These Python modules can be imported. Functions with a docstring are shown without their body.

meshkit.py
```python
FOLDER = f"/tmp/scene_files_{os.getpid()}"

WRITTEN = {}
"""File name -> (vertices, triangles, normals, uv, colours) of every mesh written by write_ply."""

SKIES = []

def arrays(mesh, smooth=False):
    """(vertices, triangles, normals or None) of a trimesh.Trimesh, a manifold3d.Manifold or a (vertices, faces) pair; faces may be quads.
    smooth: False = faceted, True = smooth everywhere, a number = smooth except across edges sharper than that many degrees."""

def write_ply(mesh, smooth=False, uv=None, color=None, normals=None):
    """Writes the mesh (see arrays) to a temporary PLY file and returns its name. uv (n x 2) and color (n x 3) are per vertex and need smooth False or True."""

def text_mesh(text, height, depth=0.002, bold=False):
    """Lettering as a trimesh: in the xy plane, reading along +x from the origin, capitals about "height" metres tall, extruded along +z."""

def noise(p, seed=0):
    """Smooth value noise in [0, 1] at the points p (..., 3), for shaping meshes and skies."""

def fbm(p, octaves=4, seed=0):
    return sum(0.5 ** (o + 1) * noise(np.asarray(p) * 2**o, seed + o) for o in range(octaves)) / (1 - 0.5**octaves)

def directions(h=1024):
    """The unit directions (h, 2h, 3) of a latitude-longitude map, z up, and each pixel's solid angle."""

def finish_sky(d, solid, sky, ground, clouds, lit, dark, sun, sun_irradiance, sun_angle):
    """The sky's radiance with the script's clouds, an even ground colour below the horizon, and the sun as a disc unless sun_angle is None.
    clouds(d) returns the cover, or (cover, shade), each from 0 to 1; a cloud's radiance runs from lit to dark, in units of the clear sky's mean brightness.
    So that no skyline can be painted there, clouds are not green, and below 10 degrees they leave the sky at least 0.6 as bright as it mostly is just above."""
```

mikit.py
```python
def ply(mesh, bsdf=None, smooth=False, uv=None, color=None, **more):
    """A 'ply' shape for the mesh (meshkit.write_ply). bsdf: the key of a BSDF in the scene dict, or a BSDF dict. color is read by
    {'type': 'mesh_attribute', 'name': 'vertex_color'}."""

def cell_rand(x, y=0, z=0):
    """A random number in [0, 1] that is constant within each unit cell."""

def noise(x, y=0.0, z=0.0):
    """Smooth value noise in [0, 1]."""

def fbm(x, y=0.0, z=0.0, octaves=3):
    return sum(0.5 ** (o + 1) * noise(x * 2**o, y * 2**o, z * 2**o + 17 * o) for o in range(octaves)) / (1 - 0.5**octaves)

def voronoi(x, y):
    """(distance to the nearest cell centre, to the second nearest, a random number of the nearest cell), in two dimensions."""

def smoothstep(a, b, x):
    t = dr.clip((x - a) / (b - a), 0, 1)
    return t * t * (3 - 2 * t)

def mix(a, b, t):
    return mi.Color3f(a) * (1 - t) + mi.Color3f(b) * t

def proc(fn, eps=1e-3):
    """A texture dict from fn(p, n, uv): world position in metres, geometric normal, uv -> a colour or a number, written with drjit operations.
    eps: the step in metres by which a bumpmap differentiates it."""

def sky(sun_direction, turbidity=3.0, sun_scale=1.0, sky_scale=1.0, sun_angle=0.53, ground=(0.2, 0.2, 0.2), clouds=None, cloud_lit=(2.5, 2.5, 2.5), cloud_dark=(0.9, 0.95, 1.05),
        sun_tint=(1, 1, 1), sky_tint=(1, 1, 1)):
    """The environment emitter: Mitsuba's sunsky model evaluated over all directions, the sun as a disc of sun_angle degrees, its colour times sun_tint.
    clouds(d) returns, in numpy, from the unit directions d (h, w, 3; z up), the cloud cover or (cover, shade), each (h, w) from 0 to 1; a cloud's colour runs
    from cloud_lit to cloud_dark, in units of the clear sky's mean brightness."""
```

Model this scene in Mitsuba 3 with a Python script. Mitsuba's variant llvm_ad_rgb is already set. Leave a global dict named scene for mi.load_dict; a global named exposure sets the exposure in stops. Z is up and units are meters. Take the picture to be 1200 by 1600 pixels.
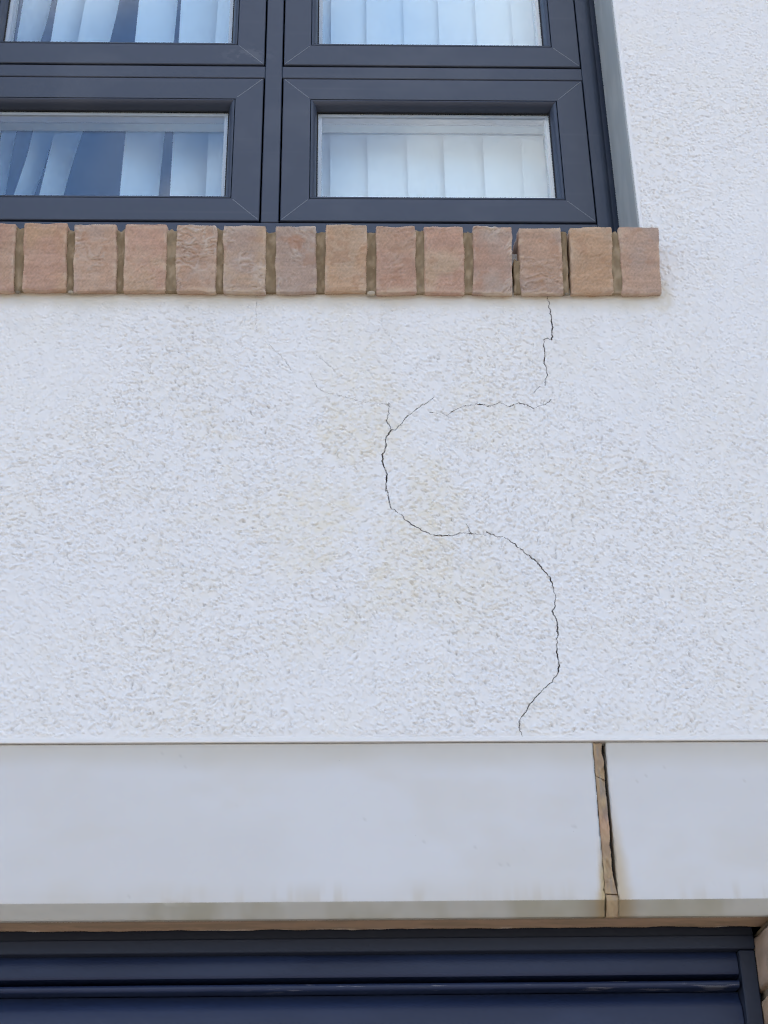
import math, numpy as np, trimesh, mitsuba as mi, mikit, meshkit
from scipy.spatial import Delaunay, cKDTree
from scipy.ndimage import map_coordinates, gaussian_filter
from shapely.geometry import Polygon
import drjit as dr

# ------------------------------------------------------------------ camera, sky, exposure
T = mi.ScalarTransform4f
PITCH, YAW, ROLL, FOCAL = math.radians(29.0423), math.radians(1.8348), math.radians(-0.9019), 2416.0
F = np.array([math.sin(YAW) * math.cos(PITCH), math.cos(YAW) * math.cos(PITCH), math.sin(PITCH)])
R0 = np.array([math.cos(YAW), -math.sin(YAW), 0.0]); U0 = np.cross(R0, F)
UP = np.cross(R0 * math.cos(ROLL) + U0 * math.sin(ROLL), F)
EYE = np.array([0.0, -1.845, 1.6])
scene, labels = {"type": "scene"}, {}
scene["camera"] = {"type": "perspective", "fov": math.degrees(2 * math.atan(600 / FOCAL)), "fov_axis": "x",
                   "near_clip": 0.05, "far_clip": 2000.0,
                   "to_world": T().look_at(origin=EYE.tolist(), target=(EYE + F).tolist(), up=UP.tolist())}

def clouds(d):
    q = d[..., :2] / (d[..., 2:3] + 0.35)
    p = np.stack([q[..., 0] * 2.0, q[..., 1] * 2.0, np.full(q.shape[:-1], 0.5)], -1)
    w = np.stack([meshkit.fbm(p * 1.3, 3, 5), meshkit.fbm(p * 1.3 + 7, 3, 6), 0 * p[..., 0]], -1)
    n = meshkit.fbm(p + 0.9 * w + CLOUD_OFF, 5, 11)
    c = np.clip((n - 0.44) / 0.20, 0, 1)
    c = c * c * (3 - 2 * c)
    wisp = np.clip((meshkit.fbm(p * [5.0, 2.6, 1] + 3 * w, 4, 21) - 0.46) / 0.30, 0, 1)
    return np.clip(0.03 + 0.90 * c + 0.12 * wisp, 0, 1), np.clip((n - 0.55) / 0.3, 0, 1) * 0.5

CLOUD_OFF = np.array([2.25, 32.05, 0.0])
scene["sky"] = mikit.sky((-0.42, 0.15, 0.90), turbidity=3, sun_scale=0.62, sky_scale=1.0, sun_angle=2.0, clouds=clouds,
                         sky_tint=(0.89, 1.02, 1.16), cloud_lit=(2.66, 2.62, 2.46), cloud_dark=(1.3, 1.25, 1.2), ground=(0.28, 0.255, 0.22))
exposure = 2.80

# ------------------------------------------------------------------ helpers
rng = np.random.default_rng(20240611)

def unique(name):
    if name not in scene and not any(k.startswith(name + "__") for k in scene) and name not in labels:
        return name
    i = 1
    while True:
        k = "%s_%03d" % (name, i)
        if k not in scene and not any(q.startswith(k + "__") for q in scene) and k not in labels:
            return k
        i += 1

def obj(name, mesh, bsdf, parent=None, smooth=False, color=None, **label):
    key = unique((parent + "__" if parent else "") + name)
    scene[key] = mikit.ply(mesh, bsdf, smooth=smooth, color=color)
    if label:
        labels[key] = label
    return key

def thing(name, label, category, group=None):
    key = unique(name)
    labels[key] = {"label": label, "category": category, "kind": "thing"}
    if group:
        labels[key]["group"] = group
    return key

def quads(v, f):
    f = np.asarray(f)
    return trimesh.Trimesh(np.asarray(v, float), np.vstack([f[:, [0, 1, 2]], f[:, [0, 2, 3]]]), process=False)

def box(x0, x1, y0, y1, z0, z1, c=0.0):
    """Box with chamfered edges (24 vertices when c > 0)."""
    if c <= 0:
        m = trimesh.creation.box((x1 - x0, y1 - y0, z1 - z0))
        m.apply_translation(((x0 + x1) / 2, (y0 + y1) / 2, (z0 + z1) / 2))
        return m
    h = np.array([x1 - x0, y1 - y0, z1 - z0]) / 2
    pts = []
    for s in np.array(np.meshgrid([-1, 1], [-1, 1], [-1, 1])).T.reshape(-1, 3):
        for k in range(3):
            p = s * h
            p = p - s * c
            p[k] = s[k] * h[k]
            pts.append(p)
    m = trimesh.convex.convex_hull(np.array(pts))
    m.apply_translation(((x0 + x1) / 2, (y0 + y1) / 2, (z0 + z1) / 2))
    return m

def join(*ms):
    return trimesh.util.concatenate(list(ms))

def prism_x(poly_yz, x0, x1):
    """A closed outline in (y, z) run along x."""
    p = np.asarray(poly_yz, float)
    m = trimesh.creation.extrude_polygon(Polygon(p), x1 - x0, engine="earcut")
    v = m.vertices.copy()
    m = trimesh.Trimesh(np.stack([v[:, 2] + x0, v[:, 0], v[:, 1]], 1), m.faces, process=False)
    return m

def grid_block(nx, ny, nz):
    """Surface of a unit box [-1,1]^3 as a welded grid, for blocks that are displaced afterwards."""
    vs, fs, off = [], [], 0
    n = (nx, ny, nz)
    for ax in range(3):
        a, b = [k for k in range(3) if k != ax]
        ga, gb = np.meshgrid(np.linspace(-1, 1, n[a] + 1), np.linspace(-1, 1, n[b] + 1), indexing="ij")
        idx = np.arange(ga.size).reshape(ga.shape)
        q = np.stack([idx[:-1, :-1], idx[1:, :-1], idx[1:, 1:], idx[:-1, 1:]], -1).reshape(-1, 4)
        for s in (-1, 1):
            v = np.zeros((ga.size, 3)); v[:, a] = ga.ravel(); v[:, b] = gb.ravel(); v[:, ax] = s
            flip = (s < 0) ^ (ax == 1)
            vs.append(v); fs.append((q[:, ::-1] if flip else q) + off); off += len(v)
    m = quads(np.vstack(vs), np.vstack(fs))
    m.merge_vertices()
    return m

def rounded(m, half, r):
    """Scale a unit grid block to half sizes with rounded edges of radius r."""
    half = np.asarray(half, float)
    v = m.vertices * half
    core = np.clip(v, -(half - r), half - r)
    d = v - core
    L = np.linalg.norm(d, axis=1, keepdims=True)
    v = np.where(L > 1e-9, core + d / np.maximum(L, 1e-9) * np.minimum(L, r), v)
    return trimesh.Trimesh(v, m.faces, process=False)

def smoothstep(a, b, x):
    t = np.clip((x - a) / (b - a), 0, 1)
    return t * t * (3 - 2 * t)

def lerp(a, b, t):
    return np.asarray(a) * (1 - t[:, None]) + np.asarray(b) * t[:, None]

# ------------------------------------------------------------------ materials
def rgb(r, g, b):
    return {"type": "rgb", "value": [r, g, b]}

VC = {"type": "mesh_attribute", "name": "vertex_color"}
scene["m_matte"] = {"type": "twosided", "bsdf": {"type": "principled", "base_color": VC, "roughness": 0.92, "specular": 0.15}}
scene["m_stone"] = {"type": "twosided", "bsdf": {"type": "bumpmap", "scale": 0.00025,
    "arbitrary": mikit.proc(lambda p, n, uv: mikit.fbm(p.x * 420, p.y * 420, p.z * 420, 3), eps=4e-4),
    "bsdf": {"type": "principled", "base_color": VC, "roughness": 0.8, "specular": 0.25}}}

def frame_colour(p, n, uv):
    a = mikit.fbm(p.x * 9, p.y * 9, p.z * 9, 4)
    s = mikit.fbm(p.x * 3 + 4, p.y * 30, p.z * 70, 3)
    dust = mikit.smoothstep(0.5, 0.8, a) * 0.35 + mikit.smoothstep(0.6, 0.85, s) * 0.25
    smear = mikit.smoothstep(0.055, 0.0, dr.sqrt(dr.square((p.x + 0.160) * 0.8) + dr.square((p.z - 3.592) * 1.6))) * mikit.smoothstep(0.42, 0.62, mikit.fbm(p.x * 90, p.y * 60, p.z * 90, 4))
    dust = dr.minimum(dust + smear * 0.9, 1.0)
    return mikit.mix(mi.Color3f(0.039, 0.052, 0.083), mi.Color3f(0.074, 0.087, 0.116), dust)
scene["m_frame"] = {"type": "twosided", "bsdf": {"type": "bumpmap", "scale": 0.00012,
    "arbitrary": mikit.proc(lambda p, n, uv: mikit.fbm(p.x * 500, p.y * 500, p.z * 500, 2), eps=5e-4),
    "bsdf": {"type": "principled", "base_color": mikit.proc(frame_colour), "roughness": 0.42, "specular": 0.5}}}

def lining_colour(p, n, uv):
    a = mikit.fbm(p.x * 14, p.y * 40, p.z * 9, 4)
    return mikit.mix(mi.Color3f(0.32, 0.345, 0.34), mi.Color3f(0.38, 0.40, 0.39), mikit.smoothstep(0.3, 0.8, a))
scene["m_lining"] = {"type": "twosided", "bsdf": {"type": "principled", "base_color": mikit.proc(lining_colour), "roughness": 0.5, "specular": 0.4}}
scene["m_seal"] = {"type": "twosided", "bsdf": {"type": "principled", "base_color": rgb(0.045, 0.045, 0.045), "roughness": 0.7}}
scene["m_seam"] = {"type": "twosided", "bsdf": {"type": "principled", "base_color": rgb(0.17, 0.185, 0.21), "roughness": 0.5}}
scene["m_gasket"] = {"type": "twosided", "bsdf": {"type": "principled", "base_color": rgb(0.012, 0.012, 0.013), "roughness": 0.6}}
scene["m_spacer"] = {"type": "twosided", "bsdf": {"type": "principled", "base_color": rgb(0.50, 0.52, 0.55), "roughness": 0.6}}
scene["m_glass"] = {"type": "thindielectric", "int_ior": 1.70, "specular_transmittance": rgb(0.94, 0.985, 1.0)}
scene["m_blind"] = {"type": "twosided", "bsdf": {"type": "principled", "base_color": rgb(0.79, 0.89, 0.97), "roughness": 0.8, "specular": 0.2}}
scene["m_room"] = {"type": "twosided", "bsdf": {"type": "diffuse", "reflectance": rgb(0.10, 0.105, 0.115)}}
scene["m_bead"] = {"type": "twosided", "bsdf": {"type": "principled", "base_color": rgb(0.74, 0.74, 0.735), "roughness": 0.6}}

def door_colour(p, n, uv):
    a = mikit.fbm(p.x * 7, p.y * 30, p.z * 22, 4)
    rub = mikit.smoothstep(0.006, 0.003, dr.abs(p.z - 2.0110))
    scuff = rub * mikit.smoothstep(0.60, 0.72, mikit.fbm(p.x * 26, p.y * 60 + 3, p.z * 260, 4)) * mikit.smoothstep(0.45, 0.62, mikit.fbm(p.x * 5 + 8, 1.5, 0.2, 2))
    c = mikit.mix(mi.Color3f(0.012, 0.022, 0.060), mi.Color3f(0.018, 0.031, 0.078), mikit.smoothstep(0.3, 0.75, a))
    return mikit.mix(c, mi.Color3f(0.20, 0.21, 0.24), scuff * 0.6)
scene["m_door"] = {"type": "twosided", "bsdf": {"type": "principled", "base_color": mikit.proc(door_colour), "roughness": 0.45, "specular": 0.4}}
scene["m_doorframe"] = {"type": "twosided", "bsdf": {"type": "principled", "base_color": rgb(0.016, 0.023, 0.044), "roughness": 0.55}}

def ground_colour(p, n, uv):
    a = mikit.fbm(p.x * 3, p.y * 3, 0.5, 4)
    return mikit.mix(mi.Color3f(0.215, 0.20, 0.18), mi.Color3f(0.30, 0.28, 0.25), a)
scene["m_ground"] = {"type": "twosided", "bsdf": {"type": "diffuse", "reflectance": mikit.proc(ground_colour)}}

# ------------------------------------------------------------------ key measures (metres)
XL, XR = -0.694, 0.4575              # window opening
Z_SILL, Z_HEAD = 3.07, 4.62
Z_RENDER = 2.2990                    # bottom of the render (its stop bead hangs below)
DOOR_R = 0.5150                       # garage reveal

# ------------------------------------------------------------------ ground and building body
g = trimesh.creation.box((400, 400, 0.2)); g.apply_translation((0, 0, -0.1))
obj("ground", g, "m_ground", kind="structure", label="grey paved ground in front of the house")
body = join(box(-4.2, -1.585, 0.02, 0.29, 0, 2.0900), box(1.2005, 5.2, 0.02, 0.29, 0, 2.0900), box(-4.2, -1.7205, 0.02, 0.29, 2.0900, 2.2920), box(1.1805, 5.2, 0.02, 0.29, 2.0900, 2.2920), box(-4, 5, 6.0, 6.2, 0, 6.3), box(-4.2, -4, 0.30, 6.2, 0, 6.3), box(5, 5.2, 0.30, 6.2, 0, 6.3), box(-4.2, 5.2, 0.30, 6.2, 6.3, 6.5))
obj("house_shell", body, "m_room", kind="structure", label="outer shell of the house behind the rendered front")
room = join(box(-2.0, 2.0, 3.6, 3.65, 2.62, 5.0), box(-2.05, -2.0, 0.31, 3.65, 2.62, 5.0), box(2.0, 2.05, 0.31, 3.65, 2.62, 5.0),
            box(-2.05, 2.05, 0.31, 3.65, 2.57, 2.62), box(-2.05, 2.05, 0.31, 3.65, 5.0, 5.05))
obj("room_interior", room, "m_room", kind="structure", label="dim room behind the window")

# ------------------------------------------------------------------ rendered wall with its cracks
CRACKS = {
  'A': ([(3068, 29937), (3085, 29773), (3098, 29540), (3111, 29337), (3080, 29126)], 2.6),
  'A2': ([(3080, 29126), (3025, 29148), (2968, 29131)], 1.4),
  'A3': ([(2968, 29131), (2957, 28966), (2968, 28842), (2943, 28741), (2970, 28618), (2980, 28529), (2952, 28451), (2936, 28341)], 2.1),
  'A4': ([(2936, 28341), (2822, 28286), (2762, 28214), (2704, 28165)], 0.9),
  'S': ([(3068, 29925), (3173, 29922), (3259, 29932), (3366, 29942), (3499, 29935), (4015, 29937), (4133, 29960)], 3.2),
  'B1': ([(3002, 28084), (2895, 27997), (2820, 27969), (2745, 27937)], 1.2),
  'B2': ([(2745, 27937), (2644, 27996), (2532, 28034), (2400, 27963)], 1.9),
  'B3': ([(2400, 27963), (2280, 28033), (2094, 27968)], 1.5),
  'B4': ([(2050, 27995), (1854, 27994), (1729, 27956), (1613, 27902), (1529, 27837)], 1.8),
  'B5': ([(1529, 27837), (1497, 27819), (1407, 27848), (1258, 27872)], 0.9),
  'C1': ([(1317, 28110), (1223, 28031), (1130, 27966)], 1.1),
  'C2': ([(1130, 27966), (1003, 27858), (910, 27761), (864, 27686), (813, 27625), (771, 27569), (708, 27569)], 1.7),
  'D': ([(684, 28019), (677, 27879), (657, 27723), (697, 27625), (708, 27569)], 1.4),
  'E': ([(708, 27569), (676, 27526), (641, 27457), (633, 27347), (620, 27221), (577, 27169), (580, 27065), (610, 26961), (641, 26841), (630, 26687), (622, 26586)], 2.6),
  'F': ([(640, 26583), (648, 26552), (664, 26421), (688, 26310)], 1.9),
  'G': ([(688, 26310), (749, 26280), (824, 26200), (894, 26110), (1023, 26021), (1109, 25962), (1252, 25893), (1367, 25886), (1512, 25892), (1629, 25927)], 1.7),
  'G2': ([(1629, 25927), (1768, 25912), (1803, 25915), (1965, 25892)], 1.3),
  'H': ([(1717, 26041), (1768, 25912)], 1.8),
  'I': ([(1987, 25932), (2114, 25872), (2201, 25865), (2266, 25828)], 1.4),
  'J': ([(2266, 25828), (2380, 25718), (2524, 25583), (2647, 25475), (2733, 25342), (2803, 25222), (2837, 25091), (2847, 24984), (2847, 24866), (2803, 24749), (2836, 24609), (2855, 24415), (2832, 24332), (2816, 24150), (2841, 24037), (2818, 23879)], 2.3),
  'K': ([(2818, 23879), (2726, 23745), (2616, 23648), (2439, 23446), (2338, 23306), (2260, 23198), (2283, 23068), (2308, 22969)], 1.7),
  'h1': ([(-1089, 29077), (-909, 28886), (-796, 28741), (-710, 28574)], 0.7),
  'h2': ([(-368, 28876), (-233, 28731), (-67, 28565)], 0.6),
  'h3': ([(-434, 28520), (-350, 28289), (-203, 28191), (70, 28126), (270, 28045), (434, 28029), (670, 27997)], 0.75),
  'h4': ([(-1251, 29929), (-1240, 29695), (-1233, 29281)], 0.6),
}
FAINT = {"h1", "h2", "h3", "h4", "A4", "B5"}

def dense_line(pts, step, jitter, seed):
    p = np.asarray(pts, float) / 1e4
    seg = np.linalg.norm(np.diff(p, axis=0), axis=1); s = np.concatenate([[0], np.cumsum(seg)])
    n = max(3, int(s[-1] / step)); t = np.linspace(0, s[-1], n + 1)
    q = np.stack([np.interp(t, s, p[:, 0]), np.interp(t, s, p[:, 1])], 1)
    d = np.gradient(q, axis=0); d /= np.linalg.norm(d, axis=1, keepdims=True) + 1e-12
    nrm = np.stack([-d[:, 1], d[:, 0]], 1)
    z = np.zeros(n + 1)
    k = (meshkit.noise(np.stack([t / 0.0042, z + seed * 3.7, z], 1)) - 0.5) * 1.3 + (meshkit.noise(np.stack([t / 0.0016, z + seed * 5.1, z], 1)) - 0.5) * 0.6
    fade = np.minimum(1, np.minimum(t, s[-1] - t) / 0.004)
    return q + nrm * (k * jitter * fade)[:, None], nrm, t, s[-1]

X0, X1, ZT = -0.70, 0.82, 3.80      # relief is modelled fully here
RES = 0.0007
gx, gz = int((X1 + 0.45 - X0 + 0.3) / RES), int((ZT + 0.3 - 2.28) / RES)
GX0, GZ0 = X0 - 0.3, 2.27
H = np.zeros((gz, gx), np.float32)

def rough_at(x, z):
    n = meshkit.fbm(np.stack([x * 4.2, z * 4.2, 0 * x + 2], 1), 3, 8) + 0.10 * np.exp(-((x - 0.1) / 0.40) ** 2 - ((z - 2.58) / 0.28) ** 2)
    r_ = 0.62 + 0.5 * smoothstep(0.36, 0.66, n)
    calm = np.maximum(smoothstep(2.992, 2.95, z), smoothstep(0.478, 0.500, x)) + (z > 3.0) * (x > XR)            # trowelled smooth just under the sill
    return r_ * np.where(x > XR + 0.01, 0.85, 1) * np.clip(calm, 0.12, 1)

def seeds(count, len_r, wid_r, amp_r, seed):
    r = np.random.default_rng(seed)
    cx, cz = r.uniform(0, gx, count), r.uniform(0, gz, count)
    x = cx * RES + GX0; z = cz * RES + GZ0
    use = (z < 3.09) | (x > XR - 0.02)
    cx, cz, x, z = cx[use], cz[use], x[use], z[use]; n = len(cx)
    ang = (meshkit.fbm(np.stack([x * 5, z * 5, 0 * x], 1), 2, 3) - 0.5) * 4.5 - 0.45 + r.normal(0, 0.6, n)
    return cx, cz, ang, r.uniform(*len_r, n) / RES, r.uniform(*wid_r, n) / RES, r.uniform(*amp_r, n) * rough_at(x, z)

def stamp(cx, cz, ang, ln, wd, am, power, mode):
    for i in range(len(cx)):
        L = int(math.ceil(ln[i] * 0.6)) + 1
        a, b = int(cx[i]), int(cz[i])
        xa, xb, za, zb = max(a - L, 0), min(a + L + 1, gx), max(b - L, 0), min(b + L + 1, gz)
        if xa >= xb or za >= zb:
            continue
        dx = (np.arange(xa, xb) - cx[i])[None, :]; dz = (np.arange(za, zb) - cz[i])[:, None]
        c, s = math.cos(ang[i]), math.sin(ang[i])
        u = (dx * c + dz * s) / (ln[i] * 0.5); w = (-dx * s + dz * c) / (wd[i] * 0.5)
        d_ = (am[i] * np.clip(1 - u * u - w * w, 0, 1) ** power).astype(np.float32)
        if mode == "max":
            np.maximum(H[za:zb, xa:xb], d_, out=H[za:zb, xa:xb])
        else:
            H[za:zb, xa:xb] += d_

def grain(count, len_r, wid_r, amp_r, seed):
    """Stone grains of the scraped render: flat-topped bumps with crisp creases between them."""
    stamp(*seeds(count, len_r, wid_r, amp_r, seed), 0.45, "max")

def splat(count, len_r, wid_r, amp_r, power, seed):
    """Small elongated dents dragged out by the float."""
    stamp(*seeds(count, len_r, wid_r, amp_r, seed), power, "add")

grain(150000, (0.0026, 0.0070), (0.0020, 0.0044), (0.0008, 0.0024), 1)
splat(42000, (0.003, 0.010), (0.0014, 0.0030), (-0.0030, -0.0012), 0.7, 2)
H = np.clip(H, -0.0040, 0.0040)
H = gaussian_filter(H, 0.35)

def relief(x, z):
    u, w = (x - GX0) / RES, (z - GZ0) / RES
    h = map_coordinates(H, [np.clip(w, 0, gz - 1), np.clip(u, 0, gx - 1)], order=1)
    fine = (meshkit.fbm(np.stack([x * 420, z * 420, 0 * x], 1), 2, 4) - 0.5) * 0.0007
    wave = (meshkit.fbm(np.stack([x * 6, z * 6, 0 * x], 1), 2, 9) - 0.5) * 0.0016
    m = np.clip((z - Z_RENDER) / 0.008, 0, 1) * np.where(z > 3.0, np.clip((x - XR - 0.002) / 0.006, 0, 1), 1)
    return (h + fine) * m + wave * m

def jgrid(x0, x1, z0, z1, s):
    nx, nz = int((x1 - x0) / s), int((z1 - z0) / (s * 0.87))
    x, z = np.meshgrid(np.arange(nx) * s + x0, np.arange(nz) * s * 0.87 + z0)
    x = x + (np.arange(nz)[:, None] % 2) * s / 2
    p = np.stack([x.ravel(), z.ravel()], 1)
    return p + rng.uniform(-0.22, 0.22, p.shape) * s

S = 0.0012
parts = [jgrid(X0, X1, Z_RENDER, 3.075, S), jgrid(XR, X1, 3.075, ZT, S)]
ring = jgrid(-1.3, 1.4, Z_RENDER, 4.9, 0.007)
inside = ((ring[:, 0] > X0) & (ring[:, 0] < X1) & (ring[:, 1] < 3.075)) | ((ring[:, 0] > XR) & (ring[:, 0] < X1) & (ring[:, 1] < ZT))
opening = (ring[:, 0] > XL - 0.004) & (ring[:, 0] < XR + 0.004) & (ring[:, 1] > Z_SILL - 0.004) & (ring[:, 1] < Z_HEAD + 0.004)
parts.append(ring[~inside & ~opening])
far = jgrid(-4.2, 5.2, Z_RENDER, 6.5, 0.12)
parts.append(far[(far[:, 0] < -1.35) | (far[:, 0] > 1.45) | (far[:, 1] > 4.95)])
P = np.vstack(parts)
ln = lambda a, b, n: np.stack([np.linspace(a[0], b[0], n), np.linspace(a[1], b[1], n)], 1)
edge = np.vstack([ln((XR, Z_SILL), (XR, Z_HEAD), 1900), ln((XL, Z_SILL), (XL, Z_HEAD), 700), ln((XL, Z_SILL), (XR, Z_SILL), 1400), ln((XL, Z_HEAD), (XR, Z_HEAD), 400),
                  ln((-1.35, Z_RENDER), (1.45, Z_RENDER), 2400), ln((-4.2, Z_RENDER), (-1.4, Z_RENDER), 40), ln((1.5, Z_RENDER), (5.2, Z_RENDER), 40),
                  ln((-4.2, 6.5), (5.2, 6.5), 60), ln((-4.2, Z_RENDER), (-4.2, 6.5), 30), ln((5.2, Z_RENDER), (5.2, 6.5), 30)])
P = P[(P[:, 1] > Z_RENDER + 0.0012) & ~((P[:, 0] > XL - 0.0012) & (P[:, 0] < XR + 0.0012) & (P[:, 1] > Z_SILL - 0.0012) & (P[:, 1] < Z_HEAD + 0.0012))]
rims, spines, depth, crack_id = [], [], [], []
for ci, (name, (pts, wmm)) in enumerate(CRACKS.items()):
    q, nrm, t, L = dense_line(pts, 0.0007, 0.0017, ci + 1)
    w = wmm * 0.00064 * (0.50 + 0.95 * meshkit.noise(np.stack([t / 0.007, 0 * t + ci, 0 * t], 1)))
    if name in FAINT:
        w = w * (0.45 + 0.8 * smoothstep(0.3, 0.6, meshkit.noise(np.stack([t / 0.006, 0 * t + ci + 50, 0 * t], 1))))
    w = np.maximum(w, 0.00025)[:, None]
    rims += [q + nrm * w / 2, q - nrm * w / 2]
    spines.append(q); depth.append(np.minimum(0.007, 3.0 * w[:, 0] + 0.0008)); crack_id.append(np.full(len(q), ci))
spine = np.vstack(spines); rim = np.vstack(rims); depth = np.concatenate(depth); crack_id = np.concatenate(crack_id)
wid = np.concatenate([np.maximum(depth - 0.0008, 0.001) / 6.0 for _ in (0,)])
tree = cKDTree(spine)
d, j = tree.query(P, distance_upper_bound=0.006)
P = P[~(d < wid[np.minimum(j, len(wid) - 1)] + 0.0007)]
d, j = tree.query(rim, k=1)
rim = rim[(d > 0.7 * wid[j])]
P2 = np.vstack([P, edge, rim, spine])
n_spine0 = len(P2) - len(spine)
tri = Delaunay(P2).simplices
c = P2[tri].mean(1)
keep = ~((c[:, 0] > XL) & (c[:, 0] < XR) & (c[:, 1] > Z_SILL) & (c[:, 1] < Z_HEAD))
tri = tri[keep]
a, b, e = P2[tri[:, 0]], P2[tri[:, 1]], P2[tri[:, 2]]
area = (b[:, 0] - a[:, 0]) * (e[:, 1] - a[:, 1]) - (b[:, 1] - a[:, 1]) * (e[:, 0] - a[:, 0])
tri = np.where((area < 0)[:, None], tri[:, [0, 2, 1]], tri)          # normals towards -y
h = relief(P2[:, 0], P2[:, 1])
h[n_spine0:] -= depth
V = np.stack([P2[:, 0], -h, P2[:, 1]], 1)
# albedo: white render, ochre weathering in patches, dirt and painted crevice shade in the pits, grime under the sill
x, z = P2[:, 0], P2[:, 1]
q3 = np.stack([x, z, 0 * x], 1)
patch = np.exp(-((x - 0.03) / 0.20) ** 2 - ((z - 2.71) / 0.20) ** 2) * 0.6 + np.exp(-((x - 0.06) / 0.16) ** 2 - ((z - 2.56) / 0.12) ** 2) * 0.45 + 0.22
ochre = smoothstep(0.40, 0.66, meshkit.fbm(q3 * 16, 5, 31)) * patch * (0.45 + 0.8 * smoothstep(0.35, 0.7, meshkit.fbm(q3 * 130, 3, 34)))
speck = smoothstep(0.62, 0.8, meshkit.fbm(q3 * 60, 3, 33)) * patch
cool = smoothstep(0.4, 0.75, meshkit.fbm(q3 * 5 + 3, 3, 35))
col = np.tile([0.775, 0.772, 0.765], (len(x), 1))
col = lerp(col, [0.74, 0.745, 0.755], cool * 0.3)
col = lerp(col, [0.760, 0.728, 0.645], np.clip(ochre * 0.85 + speck * 0.25, 0, 1))
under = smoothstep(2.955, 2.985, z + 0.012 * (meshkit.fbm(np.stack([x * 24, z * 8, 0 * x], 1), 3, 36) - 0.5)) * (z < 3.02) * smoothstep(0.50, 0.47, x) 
rust = smoothstep(0.035, 0.0, np.hypot((x - 0.480) * 1.5, (z - 2.988) * 0.75)) * smoothstep(0.3, 0.6, meshkit.fbm(q3 * 90, 3, 38))
col = lerp(col, [0.62, 0.54, 0.40], rust * 0.5)
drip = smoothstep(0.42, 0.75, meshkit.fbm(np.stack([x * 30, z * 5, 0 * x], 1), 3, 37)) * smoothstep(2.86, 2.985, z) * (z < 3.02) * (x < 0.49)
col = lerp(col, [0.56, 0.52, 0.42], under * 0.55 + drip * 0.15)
col = lerp(col, [0.58, 0.58, 0.58], smoothstep(-0.0004, -0.0024, h) * 0.30)  # deep pits darker: some dirt, plus relief shade put into the colour
is_crack = np.zeros(len(x), bool); is_crack[n_spine0:] = True
col[is_crack] = [0.10, 0.095, 0.09]
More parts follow.
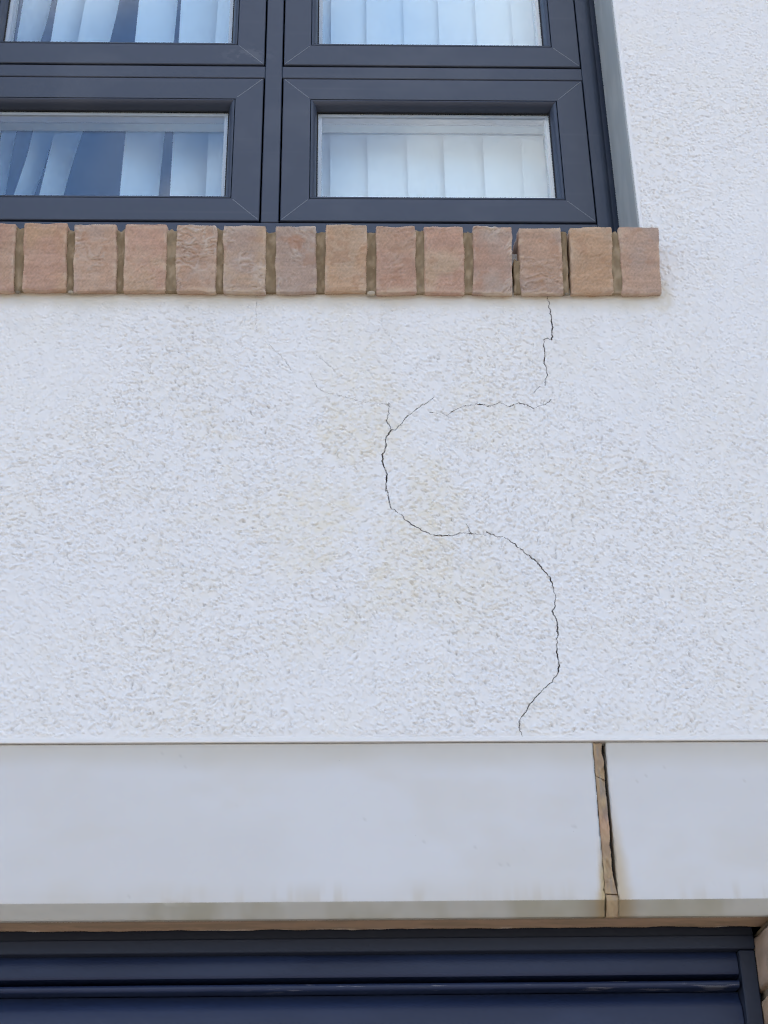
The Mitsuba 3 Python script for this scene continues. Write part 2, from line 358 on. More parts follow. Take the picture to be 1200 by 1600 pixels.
wall = thing("rendered_wall", "white textured render wall with a winding crack below the brick window sill", "wall")
in_crack = (tri >= n_spine0).any(1)
names = {0: "broad crack dropping from the brick sill"}
def sub(mask, colors):
    f = tri[mask]; used, inv = np.unique(f, return_inverse=True)
    return trimesh.Trimesh(V[used], inv.reshape(-1, 3), process=False), colors[used]
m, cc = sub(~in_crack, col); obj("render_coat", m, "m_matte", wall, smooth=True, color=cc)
GROUPS = [("crack", ["A", "A2", "A3", "A4", "S"], "stepped dark crack dropping from the brick sill"),
          ("crack", ["B1", "B2", "B3", "B4", "B5"], "wavy near-horizontal crack in the upper middle"),
          ("crack", ["C1", "C2", "D", "E", "F", "G"], "forked crack bowing down the middle of the wall"),
          ("crack", ["G2", "H", "I", "J", "K"], "long curved crack running down to the lintel"),
          ("hairline_crack", ["h1", "h2", "h3", "h4"], "faint hairline cracks left of the main crack")]
cid_of = {n: i for i, n in enumerate(CRACKS)}
tri_c = np.full(len(tri), -1); 
for k in range(3):
    s = tri[:, k] >= n_spine0
    tri_c[s] = crack_id[tri[s, k] - n_spine0]
for nm, mem, lab in GROUPS:
    mask = np.isin(tri_c, [cid_of[q] for q in mem])
    m, cc = sub(mask, np.tile([0.22, 0.21, 0.20] if nm == "crack" else [0.50, 0.485, 0.46], (len(x), 1)))
    obj(nm, m, "m_matte", wall, smooth=False, color=cc, label=lab)
obj("corner_bead", box(XR - 0.0005, XR + 0.0045, -0.0022, 0.02, Z_SILL, Z_HEAD, 0.0008), "m_bead", wall)
obj("corner_bead", box(XL - 0.0045, XL + 0.0005, -0.0022, 0.02, Z_SILL, Z_HEAD, 0.0008), "m_bead", wall)
obj("stop_bead", box(-4.2, 5.2, -0.0007, 0.02, Z_RENDER - 0.0052, Z_RENDER + 0.0004, 0.0004), "m_bead", wall, label="smooth white strip along the bottom edge of the render")
core = join(box(-4.2, XL - 0.006, 0.021, 0.30, 2.293, 6.5), box(XR + 0.006, 5.2, 0.021, 0.30, 2.293, 6.5),
            box(XL - 0.006, XR + 0.006, 0.021, 0.30, 2.293, 2.93), box(XL - 0.006, XR + 0.006, 0.021, 0.30, Z_HEAD + 0.006, 6.5))
obj("blockwork", core, "m_room", wall)

# ------------------------------------------------------------------ brick sill
sill = thing("brick_sill", "sloping sill of orange-brown bricks on edge beneath the dark window", "window sill")
TILT = math.radians(17.5)
def tilt(m, zero=(0, -0.0115, 2.9880)):
    v = m.vertices.copy(); y, zz = v[:, 1].copy(), v[:, 2].copy()
    v[:, 1] = zero[1] + y * math.cos(TILT) - zz * math.sin(TILT)
    v[:, 2] = zero[2] + y * math.sin(TILT) + zz * math.cos(TILT)
    return trimesh.Trimesh(v, m.faces, process=False)
BR = [(-0.6950, -0.6320), (-0.6190, -0.5565), (-0.5430, -0.4791), (-0.4669, -0.4029), (-0.3934, -0.3302), (-0.3189, -0.2565), (-0.2433, -0.1827), (-0.1732, -0.1101),
      (-0.0963, -0.0355), (-0.0231, 0.0388), (0.0522, 0.1113), (0.1228, 0.1835), (0.1955, 0.2549), (0.2655, 0.3298), (0.3409, 0.4044), (0.4154, 0.4761)]
# (base tint, second tint, crease strength, whitish bloom)
TAN, PINK, GREY, ORANGE, YELLOW = [0.45, 0.308, 0.228], [0.45, 0.290, 0.220], [0.415, 0.312, 0.258], [0.475, 0.317, 0.210], [0.46, 0.332, 0.236]
LOOK = [(TAN, PINK, .4, .2), (PINK, TAN, .4, .2), (PINK, TAN, .3, .2), (ORANGE, PINK, .3, .15), (GREY, TAN, .9, .35), (YELLOW, PINK, .5, .2), (GREY, TAN, 1.0, .45), (YELLOW, GREY, 1.1, .4),
        (GREY, GREY, 1.0, .55), (YELLOW, ORANGE, .4, .2), (PINK, TAN, .5, .2), (PINK, YELLOW, .4, .2), (GREY, PINK, 1.3, .5), (TAN, GREY, .9, .2), (ORANGE, YELLOW, .45, .1), (GREY, TAN, .35, .1)]
unit_brick = grid_block(48, 60, 80)
BH, BL = 0.1050, 0.170
for i, ((xa, xb), (t1, t2, cr, bloom)) in enumerate(zip(BR, LOOK)):
    r = np.random.default_rng(500 + i)
    m = rounded(unit_brick, ((xb - xa) / 2, BL / 2, BH / 2), 0.0018 + 0.0012 * r.random())
    v = m.vertices.copy()
    loc = v + [0, BL / 2, BH / 2]
    # irregular outline: handmade arrises, slightly skewed
    wob = (meshkit.fbm(np.stack([loc[:, 2] * 45 + i * 9, loc[:, 0] * 20, loc[:, 1] * 45], 1), 3, 41) - 0.5)
    v[:, 0] += np.sign(v[:, 0]) * (np.abs(v[:, 0]) / ((xb - xa) / 2)) ** 4 * (wob * 0.0052 - 0.0004)
    v[:, 0] += (loc[:, 2] / BH - 0.5) * r.uniform(-0.002, 0.002)
    wob2 = (meshkit.fbm(np.stack([loc[:, 0] * 45 + i * 5, loc[:, 1] * 30, loc[:, 2] * 8], 1), 3, 42) - 0.5)
    v[:, 2] += np.sign(v[:, 2]) * (np.abs(v[:, 2]) / (BH / 2)) ** 6 * (wob2 * 0.005)
    # folded sand creases on the face
    w1 = meshkit.fbm(np.stack([loc[:, 0] * 40 + i * 3, loc[:, 2] * 40, 0 * loc[:, 0] + i], 1), 2, 43)
    ang = r.uniform(-0.7, 0.5)
    s1 = loc[:, 0] * math.sin(ang) + loc[:, 2] * math.cos(ang); s2 = loc[:, 0] * math.cos(ang) - loc[:, 2] * math.sin(ang)
    n1 = meshkit.fbm(np.stack([s1 * 190 + w1 * 5, s2 * 62 + i, 0 * s1 + i * 7], 1), 3, 44)
    ridge = 1 - np.abs(2 * n1 - 1) * 2.4
    zone = smoothstep(0.38, 0.62, meshkit.fbm(np.stack([loc[:, 0] * 26 + i * 4, loc[:, 2] * 26, 0 * s1], 1), 2, 45))
    crease = np.clip(ridge, 0, 1) ** 1.5 * zone * cr
    front = np.clip((-v[:, 1] - BL / 2 + 0.006) / 0.006, 0, 1)
    fine = meshkit.fbm(np.stack([loc[:, 0] * 500, loc[:, 1] * 500, loc[:, 2] * 350 + i], 1), 2, 46) - 0.5
    v[:, 1] -= front * (crease * 0.0025 - 0.0009 * cr * zone + fine * 0.0016 + 0.001 * (w1 - 0.5))
    m = trimesh.Trimesh(v, m.faces, process=False)
    big = smoothstep(0.35, 0.68, meshkit.fbm(np.stack([loc[:, 0] * 22 + i * 11, loc[:, 2] * 22, loc[:, 1] * 22], 1), 3, 47))
    streak = meshkit.fbm(np.stack([loc[:, 0] * 25 + i, loc[:, 2] * 190, loc[:, 1] * 25], 1), 3, 48)
    c = lerp(np.tile(t1, (len(v), 1)), t2, big)
    c = c * (0.86 + 0.28 * streak[:, None]) * (0.90 + 0.4 * (fine[:, None] + 0.25)) * r.uniform(0.93, 1.05)
    c = lerp(c, [0.60, 0.535, 0.47], np.clip(crease, 0, 1) * bloom + bloom * 0.35 * smoothstep(0.5, 0.75, w1))
    edge_b = smoothstep(0.75, 1.0, np.maximum(np.abs(v[:, 0]) / ((xb - xa) / 2), np.abs(v[:, 2]) / (BH / 2)))
    c = lerp(c, [0.56, 0.46, 0.35], edge_b * 0.6 * smoothstep(0.4, 0.7, streak))
    spots = smoothstep(0.66, 0.76, meshkit.fbm(np.stack([loc[:, 0] * 60 + i * 2, loc[:, 2] * 60, loc[:, 1] * 60], 1), 3, 49))
    c = lerp(c, [0.36, 0.19, 0.12], spots * 0.3)
    if i == 8:
        blot = smoothstep(1.0, 0.5, np.hypot((loc[:, 0] - 0.0) / 0.011, (loc[:, 2] - 0.080) / 0.014) + (w1 - 0.5) * 0.9)
        c = lerp(c, [0.40, 0.20, 0.12], blot * 0.5)
    m.apply_translation(((xa + xb) / 2, BL / 2, BH / 2 + r.uniform(-0.0012, 0.0012)))
    m = tilt(m); m.apply_translation((0, r.uniform(-0.0015, 0.0015), 0))
    obj("brick", m, "m_matte", sill, smooth=True, color=c)
# mortar between the bricks, raked back; one joint has lost its top, one is cracked along the brick
unit_mortar = grid_block(8, 10, 50)
for i in range(len(BR) - 1):
    xa, xb = BR[i][1] - 0.003, BR[i + 1][0] + 0.003
    r = np.random.default_rng(700 + i)
    top, left, rec = BH - r.uniform(0.006, 0.012), xa, 0.0055 + r.uniform(-0.002, 0.0025)
    if i == 12: top, left = 0.052, xa + 0.0048
    if i == 13: xb -= 0.0058
    m = rounded(unit_mortar, ((xb - left) / 2, (BL - rec - 0.005) / 2, top / 2), 0.0015)
    v = m.vertices.copy()
    v[:, 0] += np.sign(v[:, 0]) * (meshkit.fbm(np.stack([v[:, 2] * 90 + i, v[:, 1] * 60, v[:, 0] * 0], 1), 3, 61) - 0.5) * 0.0024
    v[:, 1] += (meshkit.fbm(np.stack([v[:, 2] * 120 + i, v[:, 1] * 90, v[:, 0] * 160], 1), 3, 62) - 0.5) * 0.006 * (v[:, 1] < 0)
    v[:, 2] += (meshkit.fbm(np.stack([v[:, 0] * 220 + i, v[:, 1] * 120, v[:, 2] * 0], 1), 2, 63) - 0.5) * 0.007 * (v[:, 2] > 0)
    n = meshkit.fbm(np.stack([v[:, 0] * 150 + i, v[:, 1] * 150, v[:, 2] * 60], 1), 3, 64)
    c = lerp(np.tile([0.25, 0.19, 0.122], (len(v), 1)), [0.37, 0.29, 0.20], smoothstep(0.4, 0.72, n))
    m = trimesh.Trimesh(v, m.faces, process=False)
    m.apply_translation(((left + xb) / 2, rec + (BL - rec - 0.005) / 2, top / 2 + 0.0015))
    m = tilt(m)
    obj("mortar_joint", m, "m_matte", sill, smooth=True, color=c)
# mortar bed under the bricks and a few lumps squeezed out of it
bed = trimesh.Trimesh(*[(lambda q: q.vertices)(box(-0.69, 0.4715, 0.013, BL, -0.012, -0.0005)), box(-0.69, 0.4715, 0.013, BL, -0.012, -0.0005).faces], process=False)
obj("mortar_bed", tilt(bed), "m_matte", sill, color=np.tile([0.27, 0.22, 0.15], (len(bed.vertices), 1)))
for i, (xx, sz, tone) in enumerate([(-0.473, 0.0026, 0.22), (-0.396, 0.003, 0.4), (0.045, 0.0045, 0.45), (0.335, 0.0025, 0.2)]):
    m = trimesh.creation.icosphere(subdivisions=3, radius=1.0)
    v = m.vertices * (1 + 0.5 * (meshkit.fbm(m.vertices * 2 + i * 5, 3, 65) - 0.5)[:, None]) * [sz * 1.4, sz * 0.9, sz * 0.75]
    m = trimesh.Trimesh(v + [xx, -0.008, 2.9895], m.faces, process=False)
    obj("mortar_lump", m, "m_matte", sill, smooth=True, color=np.tile([tone, tone * 0.88, tone * 0.7], (len(v), 1)))

# ------------------------------------------------------------------ window
win = thing("window", "dark grey four-light casement window above the brick sill", "window")
YF = 0.114
MX0, MX1 = -0.1290, -0.1005
Z_B, Z_T0, Z_T1, Z_TOP = 3.150, 3.5395, 3.5665, 4.580
FX0, FX1 = -0.692, 0.4555
def rail_h(x0, x1, z0, z1, y0=YF, y1=0.185, c=0.0012):
    return box(x0, x1, y0, y1, z0, z1, c)
def jamb(x0, x1, sgn):
    """Outer frame upright: flat face, then a shallow curve down to the sealed edge."""
    w = x1 - x0
    pr = [(0.0, 0.185), (0.0, YF + 0.001), (0.001, YF), (0.42 * w, YF), (0.55 * w, YF + 0.0015), (0.66 * w, YF + 0.0055), (0.74 * w, YF + 0.0105), (w, YF + 0.0125), (w, 0.185)]
    p = Polygon([((x0 + a) if sgn > 0 else (x1 - a), b) for a, b in pr])
    m = trimesh.creation.extrude_polygon(p, Z_TOP - Z_B, engine="earcut"); m.apply_translation((0, 0, Z_B))
    return m
obj("frame_upright", jamb(0.4150 + 0.0022, FX1, 1), "m_frame", win, smooth=30)
obj("frame_upright", jamb(FX0, -0.6465 - 0.0022, -1), "m_frame", win, smooth=30)
obj("frame_bottom", rail_h(-0.6487 + 0.0004, 0.4172 - 0.0004, Z_B, 3.2230), "m_frame", win)
obj("frame_top", rail_h(-0.6487 + 0.0004, 0.4172 - 0.0004, Z_TOP - 0.045, Z_TOP), "m_frame", win)
obj("mullion", rail_h(MX0, MX1, 3.2230 + 0.0004, Z_TOP - 0.0454, YF - 0.0004), "m_frame", win)
obj("transom", rail_h(MX1 + 0.0004, 0.4168, Z_T0, Z_T1), "m_frame", win)
obj("transom", rail_h(-0.6483, MX0 - 0.0004, Z_T0, Z_T1), "m_frame", win)
obj("sealant_strip", box(0.4557, 0.4572, YF + 0.006, 0.185, Z_B, Z_TOP), "m_seal", win)
obj("sealant_strip", box(XL + 0.0003, FX0 - 0.0002, YF + 0.006, 0.185, Z_B, Z_TOP), "m_seal", win)
def lining(x0, x1, x2, x3):
    v = [(x0, 0.001, 3.06), (x1, 0.001, 3.06), (x2, 0.119, 3.06), (x3, 0.119, 3.06)]
    p = Polygon([(a, b) for a, b, _ in v]); m = trimesh.creation.extrude_polygon(p, Z_HEAD - 3.06, engine="earcut"); m.apply_translation((0, 0, 3.06))
    return m
obj("reveal_trim", lining(0.4548, XR + 0.0003, 0.4575, 0.4530), "m_lining", win, label="pale grey trim lining the right-hand reveal")
obj("reveal_trim", lining(XL - 0.0003, XL + 0.003, XL + 0.0045, XL), "m_lining", win)
obj("reveal_trim", box(XL + 0.004, XR - 0.004, 0.001, 0.119, Z_TOP + 0.002, Z_HEAD), "m_lining", win)

def sweep_rail(profile, x0, x1, z0, z1, side, gap=0.0):
    """One mitred side of a rectangular frame. profile: (inset from the outer edge, y) points, closed. side 0 bottom, 1 right, 2 top, 3 left."""
    pr = np.asarray(profile, float); n = len(pr)
    cx, cz, hx, hz = (x0 + x1) / 2, (z0 + z1) / 2, (x1 - x0) / 2, (z1 - z0) / 2
    ends = []
    for s in (-1, 1):
        L = (hx if side in (0, 2) else hz); W = (hz if side in (0, 2) else hx)
        along = s * (L - pr[:, 0] - gap); across = -(W - pr[:, 0])
        p = np.stack([along, pr[:, 1], across], 1)
        ends.append(p)
    v = np.vstack(ends)
    k = np.arange(n); k2 = (k + 1) % n
    f = np.stack([k, k2, k2 + n, k + n], 1)
    cap = trimesh.creation.triangulate_polygon(Polygon(pr), engine="earcut")
    cf = np.asarray(cap[1]); 
    ca = np.asarray(cap[0]); idx = cKDTree(pr).query(ca)[1]; cf = idx[cf]
    tri_ = np.vstack([f[:, [0, 1, 2]], f[:, [0, 2, 3]], cf, cf[:, ::-1] + n])
    c, s = [(1, 0), (0, 1), (-1, 0), (0, -1)][side]
    w = v.copy()
    w[:, 0] = cx + v[:, 0] * c - v[:, 2] * s; w[:, 2] = cz + v[:, 0] * s + v[:, 2] * c
    m = trimesh.Trimesh(w, tri_, process=False)
    m.fix_normals()
    return m
YS = 0.1125
INNER = [(0.0, 0.178), (0.0, 0.1655), (0.047, 0.1655), (0.047, 0.1570), (0.0600, 0.1570), (0.0620, 0.1595), (0.0620, 0.178)]
SASH = [(0.0, YS + 0.0012), (0.0012, YS), (0.0450, YS), (0.0462, YS + 0.0006), (0.0466, YS + 0.0030), (0.0466, 0.1565), (0.0466, 0.165), (0.0, 0.165)]
BEAD = [(0.0472, 0.1320), (0.0472, YS + 0.0022), (0.0478, YS + 0.0008), (0.0490, YS + 0.0004), (0.0520, YS + 0.0022), (0.0548, YS + 0.0066), (0.0564, YS + 0.0120), (0.0572, YS + 0.0175), (0.0574, 0.1320)]
GASK = [(0.0475, 0.1330), (0.0475, 0.1322), (0.0594, 0.1318), (0.0594, 0.1330)]
def sash(x0, x1, z0, z1, lab):
    s = win + "__" + "sash" if not any(k.startswith(win + "__sash__") for k in scene) else None
    i = 1
    while s is None:
        k = win + "__sash_%03d" % i
        if not any(q.startswith(k + "__") for q in scene): s = k
        i += 1
    labels[s] = {"label": lab}
    for side in range(4):
        obj("rail", sweep_rail(SASH, x0, x1, z0, z1, side, 0.00012), "m_frame", s, smooth=30)
        obj("inner_rail", sweep_rail(INNER, x0, x1, z0, z1, side, 0.00012), "m_bead", s)
        obj("glazing_bead", sweep_rail(BEAD, x0, x1, z0, z1, side, 0.00018), "m_frame", s, smooth=40)
    obj("gasket", join(*[sweep_rail(GASK, x0, x1, z0, z1, k) for k in range(4)]), "m_gasket", s)
    seams = []
    for cx_, cz_, sx_, sz_ in ((x0, z0, 1, 1), (x1, z0, -1, 1), (x1, z1, -1, -1), (x0, z1, 1, -1)):
        b_ = box(-0.0005, 0.0005, YS - 0.00025, YS + 0.0005, 0.003, 0.062)
        a_ = math.atan2(sx_, sz_); v_ = b_.vertices.copy()
        seams.append(trimesh.Trimesh(np.stack([cx_ + v_[:, 0] * math.cos(a_) + v_[:, 2] * math.sin(a_), v_[:, 1], cz_ - v_[:, 0] * math.sin(a_) + v_[:, 2] * math.cos(a_)], 1), b_.faces, process=False))
    for m_ in seams:
        obj("weld_seam", m_, "m_seam", s)
    e = 0.049
    for y in (0.1345, 0.1545):
        obj("pane", quads([(x0 + e, y, z0 + e), (x1 - e, y, z0 + e), (x1 - e, y, z1 - e), (x0 + e, y, z1 - e)], [[0, 1, 2, 3]]), "m_glass", s)
    obj("spacer_bar", join(*[sweep_rail([(0.0585, 0.1532), (0.0585, 0.1358), (0.0655, 0.1358), (0.0655, 0.1532)], x0, x1, z0, z1, k) for k in range(4)]), "m_spacer", s)
G = 0.0029
sash(MX1 + G, 0.4150, 3.2230 + G, Z_T0 - G, "lower right light with closed white blind slats behind")
sash(-0.6465, MX0 - G, 3.2230 + G, Z_T0 - G, "lower left light with parted blind slats and blue sky reflection")
sash(MX1 + G, 0.4150, Z_T1 + G, Z_TOP - 0.0454 - G, "upper right light, cut by the top of the photo")
sash(-0.6465, MX0 - G, Z_T1 + G, Z_TOP - 0.0454 - G, "upper left light with slanting blind slats")
back = join(box(FX0, FX1, 0.186, 0.20, 3.08, Z_B + 0.06), box(FX0, FX1, 0.186, 0.20, Z_TOP - 0.06, Z_HEAD + 0.02), box(XL - 0.02, -0.640, 0.186, 0.20, 3.08, Z_HEAD + 0.02), box(0.410, XR + 0.02, 0.186, 0.20, 3.08, Z_HEAD + 0.02))
obj("inner_lining", back, "m_bead", win)

# ------------------------------------------------------------------ vertical blind inside
blind = thing("vertical_blind", "white vertical slat blind hanging inside the dark grey window", "blind")
ZB0, ZB1 = 3.235, 4.50
def slat(ctrl, bulge=0.004, yaw=0.006):
    """ctrl: (z, left x, right x) from the top down; a thin curved strip with real thickness."""
    ctrl = sorted(ctrl); zz = np.array([c_[0] for c_ in ctrl])
    zs = np.linspace(ZB0, ZB1, 36); L = np.interp(zs, zz, [c_[1] for c_ in ctrl]); Rr = np.interp(zs, zz, [c_[2] for c_ in ctrl])
    n = 7; t = np.linspace(0, 1, n)
    real = 0.078
    v = []
    for off in (0, 0.0009):
        for k in range(len(zs)):
            w = Rr[k] - L[k]; dep = math.sqrt(max(real ** 2 - w ** 2, 0)) * 0.6 + yaw
            xx = L[k] + w * t
            v.append(np.stack([xx, 0.220 + off + dep * (t - 0.0) - bulge * 4 * t * (1 - t), np.full(n, zs[k])], 1))
    m_ = len(zs); v = np.vstack(v); f = []
    I = np.arange(m_ * n).reshape(m_, n)
    q = np.stack([I[:-1, :-1], I[:-1, 1:], I[1:, 1:], I[1:, :-1]], -1).reshape(-1, 4)
    f = [q, q[:, ::-1] + m_ * n]
    for a_, b_ in ((I[:, 0], I[:, 0] + m_ * n), (I[:, -1] + m_ * n, I[:, -1])):
        f.append(np.stack([a_[:-1], a_[1:], b_[1:], b_[:-1]], 1))
    return quads(v, np.vstack(f))
LEFT = [[(4.5, -.560, -.510), (3.836, -.589, -.552), (3.734, -.591, -.568), (3.546, -.594, -.585), (3.3, -.600, -.592)],
        [(4.5, -.480, -.428), (3.837, -.526, -.481), (3.730, -.529, -.489), (3.546, -.538, -.516), (3.461, -.544, -.529), (3.369, -.559, -.546), (3.24, -.58, -.57)],
        [(4.5, -.440, -.370), (3.837, -.474, -.423), (3.731, -.480, -.436), (3.546, -.499, -.466), (3.462, -.507, -.480), (3.368, -.516, -.491), (3.24, -.525, -.503)],
        [(4.5, -.374, -.300), (3.838, -.375, -.308), (3.548, -.378, -.315), (3.365, -.379, -.318)],
        [(4.5, -.297, -.226), (3.839, -.297, -.229), (3.548, -.295, -.233), (3.365, -.293, -.2335)],
        [(4.5, -.2275, -.150), (3.84, -.228, -.155), (3.549, -.2325, -.162), (3.366, -.232, -.166)]]
for c_ in LEFT:
    obj("slat", slat(c_), "m_blind", blind, smooth=35)
r = np.random.default_rng(9)
for xx in np.arange(-0.148, 0.46, 0.0665):
    a_, b_ = xx + r.uniform(-0.002, 0.002), xx + 0.0725 + r.uniform(-0.002, 0.002)
    obj("slat", slat([(4.5, a_, b_), (3.2, a_ - r.uniform(0, 0.003), b_ - r.uniform(0, 0.003))], 0.0016, 0.0018), "m_blind", blind, smooth=35)
obj("head_rail", box(-0.66, 0.43, 0.205, 0.245, 4.502, 4.54, 0.002), "m_blind", blind)

# ------------------------------------------------------------------ stone lintel over the garage
lin = thing("stone_lintel", "pale stained stone lintel between the white render and the garage door", "lintel")
ZL0, ZL1, YL, YLB, ZCH = 2.0753, 2.2930, 0.0035, 0.0240, 2.0922
JX0, JX1 = 0.3188, 0.3350
def stone(x0, x1):
    """Front face, splayed lower edge and a little of the soffit, swept along x as a fine grid."""
    prof = [(YLB, ZL1), (YL + 0.0012, ZL1)] + [(YL + 0.0012 * (1 - math.sin(t)), ZL1 - 0.0012 * (1 - math.cos(t))) for t in np.linspace(0.3, 1.5, 4)]
    prof += [(YL, z_) for z_ in np.linspace(ZL1 - 0.0016, ZCH + 0.0008, 56)]
    prof += [(YL + 0.0128 * t + 0.0002, ZCH + (ZL0 - ZCH) * t) for t in np.linspace(0.0, 1.0, 9)]
    prof += [(YL + 0.0128 + (YLB - YL - 0.0128) * t, ZL0) for t in np.linspace(0.12, 1.0, 6)]
    prof = np.array(prof); npf = len(prof)
    nx = min(int((x1 - x0) / 0.003), 620)
    xs = np.linspace(x0, x1, nx + 1)
    v = np.stack([np.repeat(xs, npf), np.tile(prof[:, 0], nx + 1), np.tile(prof[:, 1], nx + 1)], 1)
    I = np.arange(len(v)).reshape(nx + 1, npf)
    q = np.stack([I[:-1, :-1], I[:-1, 1:], I[1:, 1:], I[1:, :-1]], -1).reshape(-1, 4)
    ends = [np.stack([I[k, :-1], I[k, 1:], np.full(npf - 1, I[k, 0])], 1) for k in (0, -1)]
    faces = np.vstack([q[:, [0, 1, 2]], q[:, [0, 2, 3]], ends[0], ends[1][:, ::-1], ])
    n = meshkit.fbm(v * 120, 3, 71) - 0.5
    chip = smoothstep(0.64, 0.78, meshkit.fbm(v * [55, 90, 90], 3, 72)) * smoothstep(0.0035, 0.0, np.abs(v[:, 2] - ZCH))
    v[:, 1] += chip * 0.0018
    v[:, 1] += (meshkit.fbm(v * 5, 2, 73) - 0.5) * 0.0012 * (v[:, 1] < YL + 0.01) + n * 0.0002
    pit = smoothstep(0.90, 0.94, meshkit.noise(v * [170, 0, 170], 101)) * (meshkit.noise(v * [31, 0, 37], 102) > 0.72) * (v[:, 2] < ZL1 - 0.01)
    v[:, 1] += pit * 0.0006
    nearj = (np.abs(v[:, 0] - JX0) < 0.004) | (np.abs(v[:, 0] - JX1) < 0.004)
    v[:, 0] += nearj * (meshkit.fbm(v * [0, 40, 130], 3, 79) - 0.5) * 0.0016
    x_, z_ = v[:, 0], v[:, 2]; zz = np.zeros(len(v))
    c = np.tile([0.605, 0.602, 0.600], (len(v), 1))
    blot = smoothstep(0.35, 0.7, meshkit.fbm(np.stack([x_ * 5, z_ * 9, zz], 1), 4, 74))
    c = lerp(c, [0.640, 0.645, 0.655], blot * 0.7)
    c = lerp(c, [0.585, 0.560, 0.515], smoothstep(0.5, 0.75, meshkit.fbm(np.stack([x_ * 9 + 3, z_ * 14, zz], 1), 4, 76)) * 0.40)
    top = smoothstep(0.045, 0.010, ZL1 - z_ + 0.03 * (meshkit.fbm(np.stack([x_ * 8, z_ * 10, zz], 1), 3, 75) - 0.5))
    c = lerp(c, [0.515, 0.485, 0.415], top * 0.60)
    low = smoothstep(0.032, 0.000, z_ - ZCH)
    strk = smoothstep(0.48, 0.72, meshkit.fbm(np.stack([x_ * 75, z_ * 7, zz], 1), 3, 77))
    c = lerp(c, [0.50, 0.455, 0.375], low * (0.14 + 0.30 * strk * (0.3 + 1.2 * smoothstep(0.35, 0.7, meshkit.fbm(np.stack([x_ * 6, zz, zz], 1), 2, 103)))))
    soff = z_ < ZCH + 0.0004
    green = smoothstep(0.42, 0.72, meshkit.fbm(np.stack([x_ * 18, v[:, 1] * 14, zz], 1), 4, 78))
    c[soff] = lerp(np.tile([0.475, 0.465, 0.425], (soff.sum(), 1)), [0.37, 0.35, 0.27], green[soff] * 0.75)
    c = lerp(c, [0.40, 0.385, 0.36], pit * 0.3)
    # rusty staining that has run from the open joint, widening downwards
    wob = 0.6 + 0.9 * meshkit.fbm(np.stack([x_ * 20, z_ * 45, zz], 1), 3, 80)
    dn = np.clip((ZL1 - z_) / 0.2, 0, 1)
    st = np.where(x_ < (JX0 + JX1) / 2, smoothstep(1.0, 0.2, (JX0 - x_) / (0.002 + 0.011 * dn ** 3 * wob)), smoothstep(1.0, 0.1, (x_ - JX1) / (0.003 + 0.022 * dn ** 1.6 * wob)))
    c = lerp(c, [0.47, 0.36, 0.20], st * np.where(x_ < JX0 + 0.005, smoothstep(0.55, 0.9, dn), smoothstep(0.3, 0.8, dn) * 0.6 + 0.08))
    f2 = smoothstep(0.05, 0.0, np.abs(x_ - 0.327)) * soff
    c = lerp(c, [0.26, 0.19, 0.11], f2 * 0.8)
    return trimesh.Trimesh(v, faces, process=False), c
for x0, x1, lab in ((-1.72, JX0, "long lintel stone left of the open joint"), (JX1, 1.18, "lintel stone right of the open joint")):
    m, c = stone(x0, x1)
    obj("stone", m, "m_stone", lin, smooth=True, color=c, label=lab)
def mortar_piece(z0, z1, tilt0, tilt1, y0=YL + 0.0012, lab=None, right=0.0044, left=0.0008):
    nz = max(6, int((z1 - z0) / 0.0012))
    m = grid_block(12, 20, nz)
    u = m.vertices
    s = (u[:, 2] + 1) / 2; a_ = (u[:, 0] + 1) / 2
    z_ = z0 + (z1 - z0) * s + (a_ - 0.5) * (tilt0 * (1 - s) + tilt1 * s)
    zz = 0 * z_
    rgt = JX1 - right * (0.55 + 0.85 * meshkit.fbm(np.stack([z_ * 75, zz, zz], 1), 4, 82)) * smoothstep(2.085, 2.13, z_)
    lft = JX0 + left * (0.4 + 1.2 * meshkit.fbm(np.stack([z_ * 90, zz + 4, zz], 1), 3, 83))
    x_ = lft + (rgt - lft) * a_
    yf = y0 + np.clip(ZCH - z_, 0, 0.02) * 0.76
    y_ = yf + (YLB - 0.001 - yf) * (u[:, 1] + 1) / 2
    fr = u[:, 1] < -0.99
    y_ = y_ + fr * ((meshkit.fbm(np.stack([x_ * 300, z_ * 160, zz], 1), 3, 84) - 0.5) * 0.0026 + 0.0022 * smoothstep(0.55, 0.7, meshkit.fbm(np.stack([x_ * 120, z_ * 40, zz + 9], 1), 3, 85)) * (a_ > 0.35))
    z_ = z_ + (u[:, 2] > 0.99) * (meshkit.fbm(np.stack([x_ * 400, y_ * 200, zz], 1), 2, 86) - 0.5) * 0.0012
    n = meshkit.fbm(np.stack([x_ * 110, z_ * 45, y_ * 50], 1), 4, 87)
    c = lerp(np.tile([0.43, 0.320, 0.195], (len(u), 1)), [0.33, 0.235, 0.155], smoothstep(0.38, 0.68, n))
    grey = smoothstep(0.55, 0.72, meshkit.fbm(np.stack([x_ * 90 + 5, z_ * 30, zz], 1), 3, 88)) * (a_ > 0.4)
    c = lerp(c, [0.27, 0.235, 0.20], grey * 0.8)
    pink = np.exp(-((z_ - 2.185) / 0.018) ** 2); c = lerp(c, [0.45, 0.27, 0.19], pink * 0.6)
    obj("mortar_joint", trimesh.Trimesh(np.stack([x_, y_, z_], 1), m.faces, process=False), "m_matte", lin, smooth=True, color=c)
mortar_piece(2.2465, ZL1 - 0.001, -0.0045, 0.0)
mortar_piece(2.1000, 2.2457, -0.001, -0.0045)
mortar_piece(2.0752, 2.0988, 0.0, -0.001, y0=YL + 0.0022, right=0.003, left=0.0015)
